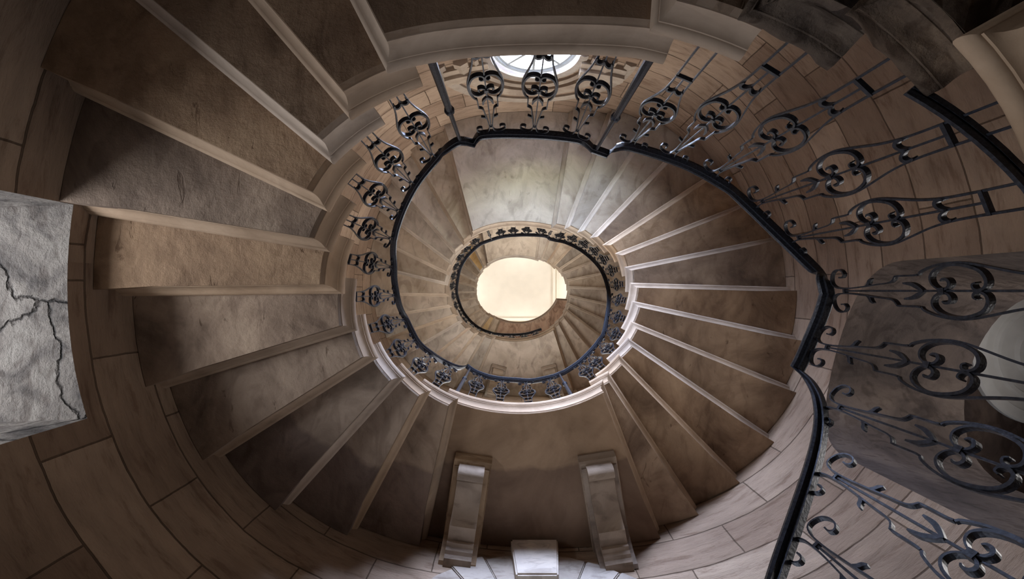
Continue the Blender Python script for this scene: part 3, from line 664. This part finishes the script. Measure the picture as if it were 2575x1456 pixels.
def panel_meshes():
    out = {}
    bm = bmesh.new()
    for s in (-1, 1):
        f = lambda l: [(s*x, z) for x, z in l]
        strap(bm, f([(.033, -.01), (.033, .10), (.033, .20), (.036, .29), (.046, .36), (.064, .43), (.079, .49), (.083, .54), (.076, .59), (.062, .622), (.051, .630)]), 0.0065, 0.010)
        strap(bm, f([(.052, .632), (.050, .645), (.050, .690), (.048, .702)]), 0.006, 0.012)
        strap(bm, f([(.050, .698), (.034, .708), (.027, .725), (.023, .76), (.016, .81), (.0105, .86), (.010, .895), (.014, .925), (.028, .944), (.050, .946), (.072, .936), (.083, .915), (.079, .893), (.064, .884), (.052, .892), (.053, .907)]), 0.005, 0.015)
    strap(bm, [(0, .175), (0, .5), (0, .89)], 0.0065, 0.0065)
    box(bm, -.036, .036, -.008, .008, .172, .182); box(bm, -.012, .012, -.007, .007, .884, .893); box(bm, -.010, .010, -.012, .012, .518, .536)
    out['lyre_panel'] = bm
    for s in (-1, 1):
        f = lambda l: [(s*x, z) for x, z in l]; nm_ = 'LR'[s > 0]
        bm = bmesh.new()
        strap(bm, f([(.002, .574), (.020, .592), (.044, .596), (.066, .580), (.077, .545), (.074, .500), (.058, .458), (.035, .441), (.014, .442), (.003, .458), (.006, .474), (.018, .478), (.024, .468)]), 0.0055, 0.019, True)
        strap(bm, f([(.000, .574), (.009, .552), (.022, .544), (.034, .550), (.036, .563), (.030, .570)]), 0.0055, 0.019, True)
        out['c_scroll'+nm_] = bm
        bm = bmesh.new(); strap(bm, f([(.000, .286), (.008, .306), (.022, .314), (.033, .306), (.034, .292), (.030, .282)]), 0.0065, 0.018, True); out['crescent'+nm_] = bm
        bm = bmesh.new(); strap(bm, f([(.000, .620), (.012, .636), (.022, .652), (.026, .676)]), 0.008, 0.013, True); out['leaf'+nm_] = bm
        bm = bmesh.new(); strap(bm, f([(.017, .802), (.026, .792), (.036, .788), (.044, .780)]), 0.007, 0.012, True); out['bud'+nm_] = bm
    return out
PM = {}
for k, bm in panel_meshes().items():
    me = bpy.data.meshes.new(k.rstrip('LR')); bmesh.ops.recalc_face_normals(bm, faces=bm.faces[:]); bm.to_mesh(me); bm.free(); me.materials.append(M['iron']); PM[k] = me
def panel(root, foot, zf, rp, tang, fac):
    ptop = rp[2]; r_ = math.hypot(rp[0], rp[1]); foot = np.array(rp[:2])*(1+0.010/r_)
    o = bpy.data.objects.new('lyre_panel', PM['lyre_panel']); COL.objects.link(o); o.parent = root
    hgt = 0.95*fac; zb_ = ptop-hgt; sz = hgt/HP; zmin = (zf-0.012-zb_)/sz      # legs end leaded into the stone
    me = o.data = PM['lyre_panel'].copy(); me.name = 'lyre_panel'
    for v in me.vertices:
        if v.co.z < max(zmin, -0.004): v.co.z = zmin
    o.location = Vector((foot[0], foot[1], zb_))-Vector(root.location); o.rotation_euler = (0, 0, math.atan2(tang[1], tang[0])); o.scale = (1.0, 1, sz)
    for k in PM:
        if k == 'lyre_panel': continue
        c = bpy.data.objects.new(k.rstrip('LR'), PM[k]); COL.objects.link(c); c.parent = o
def newel(root, foot, zf, p):
    bm = bmesh.new(); zt_ = p[2]-0.002; zm = zf+(zt_-zf)*0.55; a = np.array([foot[0], foot[1]]); b = np.array([p[0], p[1]])
    def ringat(c, z, r, k=8): return [bm.verts.new((c[0]+r*math.cos(2*math.pi*i/k+.39), c[1]+r*math.sin(2*math.pi*i/k+.39), z)) for i in range(k)]
    lv = [(zf, .019), (zm-.03, .017), (zm-.02, .017), (zm-.012, .026), (zm+.006, .026), (zm+.014, .012), (zt_, .010)]
    rows = [ringat(a+(b-a)*((z-zf)/(zt_-zf)), z, r) for z, r in lv]
    for r1_, r2_ in zip(rows[:-1], rows[1:]):
        for i in range(8): bm.faces.new((r1_[i], r1_[(i+1) % 8], r2_[(i+1) % 8], r2_[i]))
    bm.faces.new(rows[0][::-1]); bm.faces.new(rows[-1])
    link('newel_post', bm, M['iron'], root, angle=40)

def off_lip(n, f):                        # point on the exposed lip of step n, set back from its edge
    L_ = lip(n); dist = [0]
    for a, b in zip(L_[:-1], L_[1:]): dist.append(dist[-1]+float(np.hypot(*(b-a))))
    ex = dist[-1]-0.10; s = max(0, ex)*f
    for i in range(len(L_)-1):
        if dist[i+1] >= s: break
    g = (s-dist[i])/(dist[i+1]-dist[i]); p = L_[i]+(L_[i+1]-L_[i])*g; d = L_[i+1]-L_[i]; d /= np.hypot(*d)
    r = p-WC*U; r /= np.hypot(*r)
    return p+r*0.040, d
RUNS = [('right', 0, NP+21, 'iron handrail and lyre balusters sweeping up the right side of the picture', list(range(-19, 0)), []),
        ('l0', NP+21, NP+31, 'short iron balustrade in front of the round window at the top', [], [0]),
        ('left', NP+31, NP+49, 'iron balustrade of lyre panels curving round the left of the well', list(range(1, 11)), []),
        ('l1', NP+49, NP+58, 'short iron balustrade on the two-corbel landing below centre', [], [11]),
        ('right2', NP+58, NP+72, 'small iron balustrade curving round the right of the well', list(range(12, 25)), []),
        ('l2', NP+72, NP+79, 'tiny iron balustrade along the middle landing above the bright ceiling', [], [25]),
        ('left2', NP+79, NP+90, 'thin distant iron balustrade round the left of the bright ceiling', list(range(26, 39)), []),
        ('l3', NP+90, NP+93, 'farthest short iron balustrade ending below the bright ceiling', [], [39])]
FAC = {'right': 1.0, -4: 1.13, -3: 1.17, -2: 1.11, -1: 0.92, 'l0': 1.15, 'left': 1.17, 1: 1.12, 10: 1.04, 9: 1.10, 'l1': 1.0, 'right2': 0.92, 'l2': 0.92, 'left2': 0.98, 'l3': 0.95}
LAND = {0: (97.7, 82.6, 68.2), 11: (-111.5, -97, -82.2, -67.9), 25: (102, 90, 77.5, 64.6), 39: (-106, -92, -77, -63)}
NEW = {0: (109.5, 59.5), 11: (-119, -61), 25: (113, 57.5), 39: (-117, )}
for nm, i0, i1, lb, steps, lands in RUNS:
    pts = dens(i0, i1); c = pts[len(pts)//2]
    root = empty('iron_balustrade', (c[0], c[1], c[2])); tag(root, lb, 'balustrade', 'wrought iron stair balustrades')
    bm = bmesh.new(); sweep(bm, pts, RSEC); link('handrail', bm, M['iron'], root, angle=40)
    for n in steps:
        if n == -6: continue
        if n < -4: continue
        p, d = off_lip(n, 0.5)
        zf = Z(CN[n][1])
        b = math.atan2(p[1], p[0]); rp, rd = rail_at(b, zf+0.45, zf+1.5); d = rd[:2] if float(rd[:2]@d) > 0 else -rd[:2]
        panel(root, p, zf, rp, d, FAC.get(n, FAC[nm]))
    if nm == 'right':
        for deg, n, fc_ in ((10.6, -5, 0.98), (0, -6, 0.98), (-10.2, -6, 1.06), (-19.7, -7, 1.04), (-30, -8, 1.01), (-40, -9, 1.02), (-50, -10, 1.02), (-60, -11, 1.0), (-70, -12, 1.0)):
            t = math.radians(-deg); zz = Z(CN[n][1])
            rp, rd = rail_at(t, max(0.5, zz+0.45), zz+1.5); panel(root, None, zz, rp, -rd[:2], fc_)
        # flat bottom rail near the treads beside the archway landing
        pts = [];
        for k in range(15):
            an = 30-2.4*k; c, z = polar_corner(an, 0); w_ = (c-WC)*1.004+WC; f = k/14
            pts.append(np.array([w_[0]*U, w_[1]*U, Z(6.28-0.65*min(1, f*1.8)-0.35*f)]))
        bm = bmesh.new(); sweep(bm, pts, [(-.020, 0), (-.004, 0), (-.004, .004), (.004, .004), (.004, 0), (.020, 0), (.020, .010), (-.020, .010)])
        link('bottom_rail', bm, M['iron'], root)
    for n in lands:
        zf = Z(CN[n][1]); L_ = lip(n)
        def at_bearing(deg):
            t = math.radians(-deg); i = min(range(len(L_)), key=lambda i: abs(wrap(math.atan2(L_[i][1], L_[i][0])-t)))
            rad = float(np.hypot(*L_[i]))+0.040; return t, np.array([math.cos(t), math.sin(t)])*rad, np.array([math.sin(t), -math.cos(t)])
        for deg in LAND[n]:
            t, p, d = at_bearing(deg); rp, rd = rail_at(t, zf+0.4, zf+1.4); panel(root, p, zf, rp, d, FAC[nm])
        for deg in NEW[n]:
            t, p, d = at_bearing(deg); rp, rd = rail_at(t, zf+0.4, zf+1.4); newel(root, p, zf, rp)
